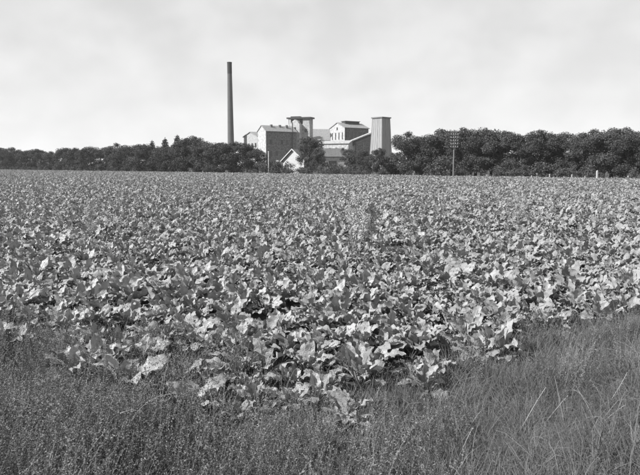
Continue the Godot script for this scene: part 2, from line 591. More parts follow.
# ---------------------------------------------------------------- trees
func leaf_cloud(clumps: Array, per: int, size: Vector2, sd: int, droop := 0.0) -> ArrayMesh:
	# many small bent leaf faces gathered in clumps: [centre, radius]
	var r := RandomNumberGenerator.new()
	r.seed = sd
	var v := PackedVector3Array()
	var col := PackedColorArray()
	for cl in clumps:
		var c: Vector3 = cl[0]
		for k in int(per * cl[1] * cl[1]):
			var d := Vector3(r.randfn(), r.randfn(), r.randfn()).normalized()
			var p: Vector3 = c + d * cl[1] * pow(r.randf(), 0.45) * Vector3(1.0, 0.82, 1.0)
			var n := (d * 0.7 + Vector3(r.randfn(), r.randfn() + 0.5 - droop, r.randfn()) * 0.6).normalized()
			var a := n.cross(Vector3(r.randfn(), r.randfn(), r.randfn())).normalized()
			var b := n.cross(a)
			var s := r.randf_range(size.x, size.y)
			var bend := n * s * 0.18
			var p0 := p - a * s
			var p1 := p - b * s * 0.62 + bend
			var p2 := p + a * s
			var p3 := p + b * s * 0.62 + bend
			for q: Vector3 in [p0, p1, p2, p0, p2, p3]: v.append(q)
			var t: float = r.randf_range(0.75, 1.3)  # leaf by leaf, wherever it hangs
			for q in 6: col.append(Color(t, t, t))
	var arr := []
	arr.resize(Mesh.ARRAY_MAX)
	arr[Mesh.ARRAY_VERTEX] = v
	arr[Mesh.ARRAY_COLOR] = col
	var m := ArrayMesh.new()
	m.add_surface_from_arrays(Mesh.PRIMITIVE_TRIANGLES, arr)
	return m


func broadleaf(sd: int, tall: float, rx: float, low: float, loose: float) -> Node3D:
	var r := RandomNumberGenerator.new()
	r.seed = sd
	var o := Node3D.new()
	o.name = "broadleaf_tree"
	var clumps := []
	var st := begin()
	var lean := Vector3(r.randf_range(-0.4, 0.4), 0, r.randf_range(-0.4, 0.4))
	var top := Vector3(0, tall * 0.8, 0) + lean
	tube(st, [Vector3(0, -0.15, 0), Vector3(0, tall * 0.12, 0), lean * 0.5 + Vector3(0, tall * 0.4, 0), top], [0.34, 0.25, 0.17, 0.05], 7)
	var bosses := 7 + int(loose * 4)
	for k in bosses:
		# a few main boughs, each with a head of clumps: this gives the crown its lobes
		var a := TAU * k / bosses * 1.0 + r.randf_range(-0.4, 0.4)
		var y := lerpf(low, 0.86, fmod(k * 0.618, 1.0)) * tall
		var span: float = rx * (0.35 + 0.5 * sin(PI * clampf((y / tall - low * 0.5) / (1.02 - low * 0.5), 0.05, 0.97)))
		var head := Vector3(cos(a) * span, y, sin(a) * span) + lean * (y / tall)
		tube(st, [Vector3(0, y * 0.62, 0) + lean * 0.4, head.lerp(Vector3(0, y * 0.7, 0), 0.4), head], [0.11, 0.07, 0.03], 5)
		clumps.append([head, r.randf_range(1.1, 1.6)])
		for q in 5:
			var d := Vector3(r.randfn(), r.randfn() * 0.7, r.randfn()).normalized()
			clumps.append([head + d * r.randf_range(0.7, 1.25) * (1.0 + 0.2 * loose), r.randf_range(0.45, 0.95)])
	clumps.append([top + Vector3(0, tall * 0.06, 0), 1.2])
	for q in 6:
		clumps.append([top + Vector3(r.randf_range(-0.8, 0.8), tall * r.randf_range(0.0, 0.11), r.randf_range(-0.8, 0.8)), r.randf_range(0.35, 0.75)])
	for q in 12:
		# the shoulders of the crown
		var a := TAU * q / 12.0 + r.randf_range(-0.3, 0.3)
		var e := r.randf_range(0.35, 1.1)
		clumps.append([lean * 0.8 + Vector3(cos(a) * cos(e) * rx * 0.8, tall * (0.52 + 0.38 * sin(e)), sin(a) * cos(e) * rx * 0.8), r.randf_range(0.7, 1.15)])
	for q in 10:
		clumps.append([Vector3(r.randfn() * rx * 0.35, r.randf_range(low, 0.7) * tall, r.randfn() * rx * 0.35), r.randf_range(0.8, 1.3)])
	part(o, "trunk", flat(st), M.bark)
	part(o, "crown", leaf_cloud(clumps, 190, Vector2(0.08, 0.17), sd + 1), M["tree_leaf_%d" % (sd % 3)])
	return o


func conifer(sd: int, tall: float, rx: float) -> Node3D:
	var r := RandomNumberGenerator.new()
	r.seed = sd
	var o := Node3D.new()
	o.name = "conifer_tree"
	var st := begin()
	tube(st, [Vector3(0, -0.15, 0), Vector3(0, tall * 0.5, 0), Vector3(0, tall * 0.98, 0)], [0.24, 0.14, 0.03], 7)
	part(o, "trunk", flat(st), M.bark)
	var clumps := []
	var y := tall * 0.06
	while y < tall * 0.95:
		var reach := rx * pow(1.0 - y / tall, 0.8) + 0.12
		var n := int(3 + reach * 2.4)
		for k in n:
			var a := TAU * k / n + r.randf_range(-0.3, 0.3)
			var f := r.randf_range(0.75, 1.1)
			for q in 3:
				var d := reach * f * (q + 1) / 3.0
				clumps.append([Vector3(cos(a) * d, y - d * 0.22, sin(a) * d), 0.22 + 0.22 * reach * (1.15 - q * 0.25)])
		y += r.randf_range(0.28, 0.42)
	clumps.append([Vector3(0, tall * 0.97, 0), 0.25])
	part(o, "crown", leaf_cloud(clumps, 70, Vector2(0.08, 0.17), sd + 1, 0.6), M.conifer_needle)
	return o


func bush(sd: int, tall: float, rx: float) -> Node3D:
	var r := RandomNumberGenerator.new()
	r.seed = sd
	var o := Node3D.new()
	o.name = "bush"
	var clumps := []
	var st := begin()
	for k in 9:
		var a := TAU * k / 9 + r.randf_range(-0.3, 0.3)
		var d := rx * r.randf_range(0.2, 0.8)
		var head := Vector3(cos(a) * d, tall * r.randf_range(0.3, 0.8) * (1.15 - 0.45 * d / rx), sin(a) * d)
		tube(st, [Vector3(cos(a) * 0.1, -0.1, sin(a) * 0.1), head * 0.6, head], [0.06, 0.04, 0.02], 5)
		clumps.append([head, r.randf_range(0.6, 0.9)])
		for q in 3:
			clumps.append([head + Vector3(r.randfn(), r.randfn() * 0.6, r.randfn()) * 0.45, r.randf_range(0.3, 0.6)])
		clumps.append([Vector3(head.x * 1.1, 0.45, head.z * 1.1), 0.6])
	part(o, "stem", flat(st), M.bark)
	part(o, "foliage", leaf_cloud(clumps, 120, Vector2(0.08, 0.15), sd + 1), M.bush_leaf)
	return o


func make_trees() -> void:
	var broad := []
	for k in 8:
		broad.append(broadleaf(100 + 7 * k, 10.0, [3.4, 3.0, 3.8, 2.9, 3.3, 3.6, 2.7, 3.2][k], [0.16, 0.2, 0.13, 0.18, 0.22, 0.15, 0.2, 0.17][k], [0.2, 0.8, 0.4, 1.0, 0.3, 0.6, 0.9, 0.5][k]))
	var cones := [conifer(300, 10.0, 2.2), conifer(311, 10.0, 1.9)]
	var bushes := [bush(400, 3.0, 1.9), bush(417, 3.0, 2.2), bush(431, 3.0, 1.7)]
	for o: Node3D in broad + cones + bushes: o.set_meta("category", "bush" if String(o.name) == "bush" else "tree")

	var far_row := "rounded broadleaf tree in the low far row beyond the chimney"
	var mixed := "upright leafy tree among the dark firs before the chimney"
	var fir := "dark pointed fir standing in the row before the chimney"
	var by_house := "broad dark tree with rounded crown between chimney and cottage pole"
	var wood := "dense dark broadleaf tree along the front of the wood beside telephone pole"
	var conveyor_tree := "low leafy tree growing before the conveyor gallery and sheds"
	var inner := "dark broadleaf tree deeper in the wood behind the front trees"
	# x, z, height, width factor, kind (0..7 broadleaf, 8 and 9 conifers), label
	var spots := [
		[-165, -300, 11.0, 1.4, 5, far_row], [-158, -293, 10.6, 1.35, 2, far_row], [-151, -287, 11.2, 1.4, 0, far_row], [-142, -279, 11.0, 1.35, 2, far_row], [-131, -270, 9.8, 1.35, 5, far_row], [-122, -262, 10.1, 1.3, 0, far_row], [-112, -252, 9.4, 1.4, 4, far_row], [-103, -243, 10.0, 1.3, 7, far_row], [-95, -236, 9.6, 1.3, 2, far_row], [-86, -227, 10.4, 1.35, 5, far_row], [-78, -220, 9.7, 1.25, 0, far_row], [-71.5, -213, 10.5, 1.2, 4, far_row], [-66, -208, 9.8, 1.2, 2, far_row],
		[-61, -204, 9.9, 1.1, 7, mixed], [-57.5, -200, 9.2, 1.0, 3, mixed], [-54.8, -198, 10.3, 1.1, 8, fir], [-52, -196, 9.2, 1.1, 1, mixed], [-49.3, -193, 10.9, 1.2, 9, fir], [-46.5, -191, 9.8, 1.1, 6, mixed], [-44.2, -188, 11.3, 1.15, 8, fir], [-41.5, -186, 10.0, 1.1, 3, mixed], [-38.6, -183, 11.4, 1.0, 6, mixed], [-36.0, -181, 9.6, 1.1, 9, fir], [-33.7, -179, 10.3, 1.1, 1, mixed], [-30.6, -177, 9.0, 1.1, 7, mixed],
		[-27.4, -172, 8.6, 1.25, 0, by_house], [-23.6, -169, 9.0, 1.35, 2, by_house], [-20.0, -167, 8.7, 1.25, 5, by_house], [-17.0, -165, 7.2, 1.1, 4, by_house],
		[-2.7, -160, 11.4, 0.78, 3, "tall ragged leafy tree standing right beside the white cottage"], [-0.4, -158, 7.4, 0.8, 1, "shorter leafy tree tucked against the tall ragged one"],
		[7.6, -154, 6.8, 0.85, 1, conveyor_tree], [10.4, -151, 7.3, 0.85, 3, conveyor_tree], [12.3, -148, 5.4, 0.85, 6, conveyor_tree],
		[13.3, -136, 6.6, 0.75, 6, "small leafy tree growing before the foot of cooling tower"], [16.3, -137, 6.0, 0.7, 1, "low leafy tree between the cooling tower and the wood"],
		[19.2, -132, 9.9, 0.95, 4, "dense dark broadleaf tree ending the wood next to the cooling tower"], [22.6, -130, 10.1, 0.95, 3, wood], [25.6, -129, 10.9, 0.95, 1, "tall dark broadleaf tree right behind the telephone pole"], [29.0, -124, 10.2, 1.0, 6, wood], [32.4, -121, 10.6, 0.95, 3, wood], [35.3, -118, 9.8, 1.0, 7, wood], [38.6, -116, 9.3, 1.05, 5, wood], [41.4, -113, 8.9, 1.0, 0, wood], [44.2, -111, 8.6, 1.05, 2, wood], [47.0, -108, 8.3, 0.95, 4, "dark broadleaf tree right behind the tallest white marker post"], [49.8, -106, 8.3, 1.0, 7, wood], [52.4, -103, 8.1, 1.0, 5, wood], [55.5, -101, 8.3, 1.0, 0, wood], [59.0, -99, 8.4, 1.1, 2, wood],
	]
	# the wood goes on behind its front trees
	for k in 15:
		var x := 20.5 + k * 2.9
		spots.append([x + rng.randf_range(-0.7, 0.7), -(field_end(x) + 13.0 + rng.randf_range(0, 4)), rng.randf_range(8.8, 10.4) * (1.0 - 0.10 * k / 15), rng.randf_range(0.95, 1.15), (k * 5 + 2) % 8, inner])
	for k in 17:
		var x := -174.0 + k * 8.6
		spots.append([x, -(field_end(x) + 17.0 + rng.randf_range(0, 5)), rng.randf_range(8.6, 10.2), 1.35, (k * 3 + 1) % 8, "broadleaf tree of the second rank behind the far tree row"])
	var groups := {far_row: "trees of the far row", mixed: "leafy trees among the firs", fir: "firs in the tree row", by_house: "rounded trees between chimney and cottage", wood: "front trees of the wood", conveyor_tree: "low trees before the conveyor", inner: "trees deeper in the wood"}
	for s: Array in spots:
		s[2] *= rng.randf_range(0.88, 1.1)
		var proto: Node3D = (broad + cones)[s[4]]
		var k: float = s[2] / 10.0 / (1.0 if s[4] > 7 else 1.0)
		copy_of(proto, Vector3(s[0], 0, s[1]), rng.randf() * TAU, Vector3(k * s[3] * (0.98 if s[0] < -62 else 1.15), k, k * s[3] * (0.98 if s[0] < -62 else 1.15)), s[5], groups.get(s[5], "trees behind the far row" if "second rank" in s[5] else ""))

	# bushes along the end of the field
	var hedge := "low leafy bush at the field's end before the trees"
	for k in 48:
		var x := -164.0 + k * 4.7 + rng.randf_range(-1.2, 1.2)
		var s := rng.randf_range(0.55, 1.0) * (1.15 if x < -60 else 0.85)
		copy_of(bushes[k % 3], Vector3(x, 0, -(field_end(x) + 2.5 + rng.randf_range(0, 1.5))), rng.randf() * TAU, Vector3(s * 1.25, s, s * 1.25), hedge, "bushes along the field's end")
	var works := "tall leafy bush before the factory sheds and conveyor"
	for s: Array in [[1.6, -150, 1.2], [4.4, -152, 1.1], [5.6, -146, 0.85], [2.6, -144, 0.9], [8.6, -143, 1.0], [16.0, -141, 1.3], [18.0, -139, 1.3]]:
		copy_of(bushes[int(absf(s[0] * 3)) % 3], Vector3(s[0], 0, s[1]), rng.randf() * TAU, Vector3(s[2], s[2], s[2]), works, "bushes before the factory")
	var near_house := "dense bush hiding the foot of the white cottage"
	for s: Array in [[-12.6, -161, 1.35], [-10.4, -160, 1.4], [-3.2, -158, 1.0], [-5.0, -160, 0.8], [-13.6, -163, 1.5]]:
		copy_of(bushes[int(absf(s[0])) % 3], Vector3(s[0], 0, s[1]), rng.randf() * TAU, Vector3(s[2], s[2], s[2]), near_house, "bushes round the cottage")
	var pale := "rounded paler bush at the edge of the wood near white marker posts"
	for s: Array in [[23.6, -119, 1.5], [39.6, -108.5, 1.25], [42.4, -106.5, 1.1], [36.6, -111, 1.0], [45.6, -103.5, 0.95]]:
		copy_of(bushes[int(s[0]) % 3], Vector3(s[0], 0, s[1]), rng.randf() * TAU, Vector3(s[2] * 1.2, s[2], s[2] * 1.2), pale, "paler bushes at the edge of the wood")
	for o: Node3D in broad + cones + bushes: o.free()


# ---------------------------------------------------------------- beets
func leaf_mesh(stalk: float, l: float, w: float, rise: float, droop: float, wave: float, fold: float, roll: float, sd: int) -> ArrayMesh:
	# one beet leaf growing along +x from the plant's crown: a fleshy stalk that runs on as the midrib, and a wavy blade
	var r := RandomNumberGenerator.new()
	r.seed = sd
	var v := PackedVector3Array()
	var col := PackedColorArray()
	var idx := PackedInt32Array()
	var ts := [0.0, 0.09, 0.21, 0.34, 0.48, 0.62, 0.76, 0.9, 1.0]
	var ws := [0.30, 0.78, 0.95, 1.0, 0.99, 0.92, 0.76, 0.48, 0.14]
	var us := [-1.0, -0.52, 0.0, 0.52, 1.0]
	var s_all: Array = [0.0, stalk * 0.5]
	for t: float in ts: s_all.append(stalk + l * t)
	var pos := [Vector3(0.015, 0.0, 0)]
	var ang := [rise]
	for i in range(1, s_all.size()):
		var q: float = s_all[i] / (stalk + l)
		var a := rise - droop * pow(q, 1.7)
		var am: float = (a + ang[-1]) / 2
		pos.append(pos[-1] + Vector3(cos(am), sin(am), 0) * (s_all[i] - s_all[i - 1]))
		ang.append(a)
	var ph := r.randf() * TAU
	var ph2 := r.randf() * TAU
	for i in ts.size():
		var a: float = ang[i + 2]
		var rr: float = roll * (0.3 + 0.7 * ts[i])
		var side := Vector3(0, 0, 1) * cos(rr) + Vector3(-sin(a), cos(a), 0) * sin(rr)
		var up := Vector3(cos(a), sin(a), 0).cross(side) * -1.0
		if up.y < 0 and a < PI / 2 and a > -PI / 2: up = -up
		for u: float in us:
			var half: float = ws[i] * w / 2
			var lift: float = absf(u) * fold * half + u * u * wave * sin(ts[i] * 15.0 + (ph if u > 0 else ph2)) + r.randf_range(-0.009, 0.009)
			v.append(pos[i + 2] + side * u * half + up * lift)
			col.append(Color(1, 1, 1))
	for i in ts.size() - 1:
		for k in 4:
			var a := i * 5 + k
			idx.append_array([a, a + 1, a + 6, a, a + 6, a + 5])
	var start := v.size()
	var rad := [0.010, 0.008, 0.007, 0.0065, 0.006, 0.005, 0.004, 0.003]
	for i in rad.size():
		var a: float = ang[i]
		var up := Vector3(-sin(a), cos(a), 0)
		for q in 3:
			var b := TAU * q / 3 + PI / 2
			v.append(pos[i] + up * (sin(b) * rad[i] * 0.8 + 0.002) + Vector3(0, 0, 1) * cos(b) * rad[i])
			col.append(Color(1, 1, 1))
	for i in rad.size() - 1:
		for q in 3:
			var a := start + i * 3 + q
			var b := start + i * 3 + (q + 1) % 3
			idx.append_array([a, b, b + 3, a, b + 3, a + 3])
	var arr := []
	arr.resize(Mesh.ARRAY_MAX)
	arr[Mesh.ARRAY_VERTEX] = v
	arr[Mesh.ARRAY_COLOR] = col
	arr[Mesh.ARRAY_INDEX] = idx
	var raw := ArrayMesh.new()
	raw.add_surface_from_arrays(Mesh.PRIMITIVE_TRIANGLES, arr)
	var st := SurfaceTool.new()
	st.create_from(raw, 0)
	st.generate_normals()
	return st.commit()


func plant_plan(r: RandomNumberGenerator, kinds: Array) -> Array:
	# the leaves of one rosette: [mesh, transform, tone]
	var out := []
	var a0 := r.randf() * TAU
	for ring in 3:
		var n: int = [r.randi_range(7, 9), r.randi_range(5, 7), r.randi_range(2, 3)][ring]
		for k in n:
			var a := a0 + TAU * (k + 0.5 * ring) / n + r.randf_range(-0.35, 0.35)
			var s := r.randf_range(0.8, 1.15)
			var b := Basis(Vector3.UP, a) * Basis(Vector3(1, 0, 0), r.randf_range(-0.22, 0.22)) * Basis.from_scale(Vector3(s, s * r.randf_range(0.9, 1.1), s))
			var list: Array = kinds[ring]
			out.append([list[r.randi() % list.size()], Transform3D(b, Vector3.ZERO), r.randi() % 5])
	return out


func make_beets() -> void:
	var r := RandomNumberGenerator.new()
	r.seed = 77
	var kinds := [[], [], []]
	for k in 14:
		kinds[0].append(leaf_mesh(r.randf_range(0.14, 0.24), r.randf_range(0.17, 0.25), r.randf_range(0.11, 0.16), r.randf_range(0.9, 1.32), r.randf_range(0.7, 2.3), r.randf_range(0.012, 0.026), r.randf_range(-0.35, 0.55), r.randf_range(-0.8, 0.8), 500 + k))
	for k in 12:
		kinds[1].append(leaf_mesh(r.randf_range(0.15, 0.26), r.randf_range(0.17, 0.24), r.randf_range(0.10, 0.15), r.randf_range(1.15, 1.48), r.randf_range(0.2, 1.5), r.randf_range(0.012, 0.024), r.randf_range(-0.2, 0.6), r.randf_range(-0.8, 0.8), 600 + k))
	for k in 4:
		kinds[2].append(leaf_mesh(r.randf_range(0.12, 0.18), r.randf_range(0.15, 0.2), r.randf_range(0.09, 0.12), r.randf_range(1.3, 1.5), r.randf_range(0.2, 0.8), 0.012, 0.6, r.randf_range(-0.3, 0.3), 700 + k))

	# where the plants stand: [x, z, scale], nearest first
	var near := []
	var spots := []
	for band: Array in [[3.0, 26.0, 0.33, 0.45, 1.08], [26.0, 60.0, 0.37, 0.44, 1.08], [60.0, 310.0, 0.50, 0.54, 1.2]]:
		var d: float = band[0] * 0.86 - 2.0
		while d < band[1] * 1.15 + 2.0:
			var half := 0.64 * maxf(d, 3.0) + 5.0
			var x := -half
			while x < half:
				var px: float = x + r.randfn() * 0.09 * band[4] * (2.0 if band[4] > 1.15 else 1.0)
				var pd: float = d + r.randfn() * 0.07 * band[4] * (2.0 if band[4] > 1.15 else 1.0) + x * 0.22
				x += band[2]
				if pd < band[0] or pd > band[1] or absf(px) > 0.56 * pd + 5.0: continue
				if pd < verge_reach(px) + r.randf_range(-0.5, 0.4) + 0.7 * patches.get_noise_2d(px * 4.0 + 30.0, 7.0) or pd > field_end(px) + r.randf_range(-1.5, 0.0): continue
				var thin := patches.get_noise_2d(px * 6.0, pd * 6.0)
				if pd < 60.0 and (thin > 0.31 or r.randf() < 0.05): continue
				if r.randf() < 0.6 * weedy(px, pd): continue
				spots.append([px, -pd, band[4] * r.randf_range(0.72, 1.1) * (1.0 + 0.32 * patches.get_noise_2d(px * 1.6, pd * 1.6))])
			d += band[3]
	# rows slant a little, so cover the corners as well
	for s: Array in spots:
		if -s[1] < 14.0 and absf(s[0]) < 0.57 * -s[1] + 0.2: near.append(s)
	near.sort_custom(func(a: Array, b: Array) -> bool: return a[0] * a[0] + a[1] * a[1] < b[0] * b[0] + b[1] * b[1])
	near = near.slice(0, 300)
	var chosen := {}
	for s: Array in near: chosen[s] = true
	print("beets ", spots.size(), " near to ", near[-1])
	for s: Array in near:
		var o := thing("beet_plant", Vector3(s[0], height(s[0], s[1]) - 0.01, s[1]), r.randf() * TAU, "broad-leaved beet plant in the crop's edge next to the grass verge", "beet plant", "beet plants next to the verge")
		o.scale = Vector3.ONE * float(s[2])
		for q: Array in plant_plan(r, kinds):
			part(o, "leaf", q[0], leaf_tones[q[2]]).transform = q[1]

	var crop := Node3D.new()
	crop.name = "beet_crop"
	add_child(crop)
	tag(crop, "dense broad-leaved beet crop filling the field up to the trees", "beet crop", "", "stuff")
	var lots := [[], [], [], [], [], []]
	for s: Array in spots:
		if not chosen.has(s): lots[r.randi() % 6].append(s)
	for k in 6:
		var st := SurfaceTool.new()
		var v := PackedVector3Array()
		var nn := PackedVector3Array()
		var col := PackedColorArray()
		var idx := PackedInt32Array()
		for q: Array in plant_plan(r, kinds):
			var a: Array = (q[0] as ArrayMesh).surface_get_arrays(0)
			var t: Transform3D = q[1]
			var tone: float = [0.82, 0.92, 1.0, 1.08, 1.2][q[2]]
			var base := v.size()
			var av: PackedVector3Array = a[Mesh.ARRAY_VERTEX]
			var an: PackedVector3Array = a[Mesh.ARRAY_NORMAL]
			var ac: PackedColorArray = a[Mesh.ARRAY_COLOR]
			for i in av.size():
				v.append(t * av[i])
				nn.append((t.basis * an[i]).normalized())
				col.append(ac[i] * tone)
			for i: int in a[Mesh.ARRAY_INDEX]: idx.append(base + i)
		var arr := []
		arr.resize(Mesh.ARRAY_MAX)
		arr[Mesh.ARRAY_VERTEX] = v
		arr[Mesh.ARRAY_NORMAL] = nn
		arr[Mesh.ARRAY_COLOR] = col
		arr[Mesh.ARRAY_INDEX] = idx
		var m := ArrayMesh.new()
		m.add_surface_from_arrays(Mesh.PRIMITIVE_TRIANGLES, arr)
		scatter(crop, "beet_plants", m, M.beet_leaf, lots[k].map(func(s: Array) -> Array: return [Vector3(s[0], height(s[0], s[1]) - 0.01, s[1]), s[2], r.randf_range(0.88, 1.12)]), r, 0.06)


func scatter(parent: Node, called: String, m: Mesh, material: Material, places: Array, r: RandomNumberGenerator, tilt: float) -> void:
	var mm := MultiMesh.new()
	mm.transform_format = MultiMesh.TRANSFORM_3D
	mm.use_colors = true
	mm.mesh = m
	mm.instance_count = places.size()
	for i in places.size():
		var p: Array = places[i]
		var b := Basis(Vector3.UP, r.randf() * TAU) * Basis(Vector3(1, 0, 0), r.randfn() * tilt)
		mm.set_instance_transform(i, Transform3D(b.scaled(Vector3.ONE * float(p[1])), p[0]))
		mm.set_instance_color(i, Color(p[2], p[2], p[2]))
	var o := MultiMeshInstance3D.new()
	o.name = called
	o.multimesh = mm
	o.material_override = material
	if parent != self: o.set_meta("kind", "stuff")
	parent.add_child(o, true)


# ---------------------------------------------------------------- the verge
func grass_tuft(sd: int, blades: int, lo: float, hi: float, spread: float) -> ArrayMesh:
	var r := RandomNumberGenerator.new()
	r.seed = sd
	var v := PackedVector3Array()
	var col := PackedColorArray()
	for k in blades:
		var a := r.randf() * TAU
		var out := Vector3(cos(a), 0, sin(a))
		var side := Vector3(-out.z, 0, out.x).rotated(Vector3.UP, r.randf_range(-0.7, 0.7))
		var p := out * r.randf() * spread - Vector3(0, 0.015, 0)
		var l := r.randf_range(lo, hi)
		var lean := r.randf_range(0.1, 0.9)
		var curl := r.randf_range(0.1, 1.9)
		var w := r.randf_range(0.0012, 0.0026)
		# a blade has one tone from root to tip, green or dry
		var tone := r.randf_range(0.7, 1.3)
		if r.randf() < 0.16: tone *= 1.9
		var prev := []
		for i in 5:
			var q := i / 4.0
			var ang := lean + curl * q * q
			if i > 0: p += (out * sin(ang) + Vector3.UP * cos(ang)) * l / 4.0
			var hw := w * (1.0 - 0.85 * q * q)
			var cur := [p - side * hw, p + side * hw]
			if i > 0:
				for c: Vector3 in [prev[0], prev[1], cur[1], prev[0], cur[1], cur[0]]:
					v.append(c)
					col.append(Color(tone, tone, tone))
			prev = cur
	var arr := []
	arr.resize(Mesh.ARRAY_MAX)
	arr[Mesh.ARRAY_VERTEX] = v
	arr[Mesh.ARRAY_COLOR] = col
	var m := ArrayMesh.new()
	m.add_surface_from_arrays(Mesh.PRIMITIVE_TRIANGLES, arr)
	return m


func bent_straws(sd: int) -> ArrayMesh:
	var r := RandomNumberGenerator.new()
	r.seed = sd
	var st := begin()
	for k in 4:
		var a := r.randf() * TAU
		var out := Vector3(cos(a), 0, sin(a))
		var p := Vector3(r.randfn() * 0.05, 0, r.randfn() * 0.05)
		var pts := [p]
		var ang := r.randf_range(0.2, 0.9)
		for i in 6:
			p += (out * sin(ang) + Vector3.UP * cos(ang)) * r.randf_range(0.05, 0.075)
			pts.append(p)
			ang += r.randf_range(-0.05, 0.3) + (r.randf_range(0.4, 1.0) if r.randf() < 0.15 else 0.0)
		tube(st, pts, [0.0016, 0.0016, 0.0015, 0.0014, 0.0012, 0.001, 0.0006], 3, false)
	return flat(st)


func leafy_weed(sd: int, tall: float, leaves: int, size: float) -> ArrayMesh:
	# a branching herb with small narrow leaves
	var r := RandomNumberGenerator.new()
	r.seed = sd
	var v := PackedVector3Array()
	var col := PackedColorArray()
	for b in 5:
		var a := r.randf() * TAU
		var out := Vector3(cos(a), 0, sin(a)) * r.randf_range(0.1, 0.5)
		var l := tall * r.randf_range(0.6, 1.0)
		var w := 0.0018
		var p0 := Vector3(0, -0.02, 0)
		var dir := (Vector3.UP + out).normalized()
		var side := dir.cross(Vector3(0.3, 0.1, 0.9)).normalized() * w
		for c: Vector3 in [p0 - side, p0 + side, p0 + dir * l, p0 + side.cross(dir), p0 - side.cross(dir), p0 + dir * l]:
			v.append(c)
			col.append(Color(1, 1, 1))
		for k in leaves:
			var q := r.randf_range(0.15, 1.0)
			var p := p0 + dir * l * q
			var la := r.randf() * TAU
			var ld := Vector3(cos(la), r.randf_range(-0.2, 0.9), sin(la)).normalized()
			var ls := size * r.randf_range(0.6, 1.3) * (1.2 - 0.6 * q)
			var lside := ld.cross(Vector3.UP).normalized().rotated(ld, r.randf_range(-0.8, 0.8)) * ls * 0.14
			var tip := p + ld * ls - Vector3(0, ls * 0.15, 0)
			var mid := p + ld * ls * 0.5 + Vector3(0, ls * 0.06, 0)
			for c: Vector3 in [p, mid - lside, tip, p, tip, mid + lside]:
				v.append(c)
				col.append(Color(1, 1, 1))
	var arr := []
	arr.resize(Mesh.ARRAY_MAX)
	arr[Mesh.ARRAY_VERTEX] = v
	arr[Mesh.ARRAY_COLOR] = col
	var m := ArrayMesh.new()
	m.add_surface_from_arrays(Mesh.PRIMITIVE_TRIANGLES, arr)
	return m


func wispy_weed(sd: int, tall: float) -> ArrayMesh:
	# thin bending stems with sparse seed and tiny leaves
	var r := RandomNumberGenerator.new()
	r.seed = sd
	var v := PackedVector3Array()
	for b in 9:
		var a := r.randf() * TAU
		var out := Vector3(cos(a), 0, sin(a))
		var l := tall * r.randf_range(0.55, 1.0)
		var p := Vector3(r.randfn() * 0.03, -0.02, r.randfn() * 0.03)
		var lean := r.randf_range(0.02, 0.4)
		var bend := r.randf_range(0.0, 0.9)
		var side := Vector3(-out.z, 0, out.x)
		for i in 7:
			var q := i / 6.0
			var dir := (out * sin(lean + bend * q * q) + Vector3.UP * cos(lean + bend * q * q)) * l / 7.0
			var w := side * (0.0016 - 0.0009 * q)
			for c: Vector3 in [p - w, p + w, p + dir + w, p - w, p + dir + w, p + dir - w]: v.append(c)
			for k in 9 if i > 1 else 3:
				var at := p + dir * r.randf()
				var d := Vector3(r.randfn(), r.randfn() * 0.7 + 0.5, r.randfn()).normalized() * r.randf_range(0.008, 0.02)
				var e := d.cross(Vector3(r.randfn(), r.randfn(), r.randfn())).normalized() * d.length() * 0.22
				for c: Vector3 in [at, at + d * 0.5 + e, at + d, at, at + d, at + d * 0.5 - e]: v.append(c)
			p += dir
	var arr := []
	arr.resize(Mesh.ARRAY_MAX)
	arr[Mesh.ARRAY_VERTEX] = v
	var m := ArrayMesh.new()
	m.add_surface_from_arrays(Mesh.PRIMITIVE_TRIANGLES, arr)
	return m


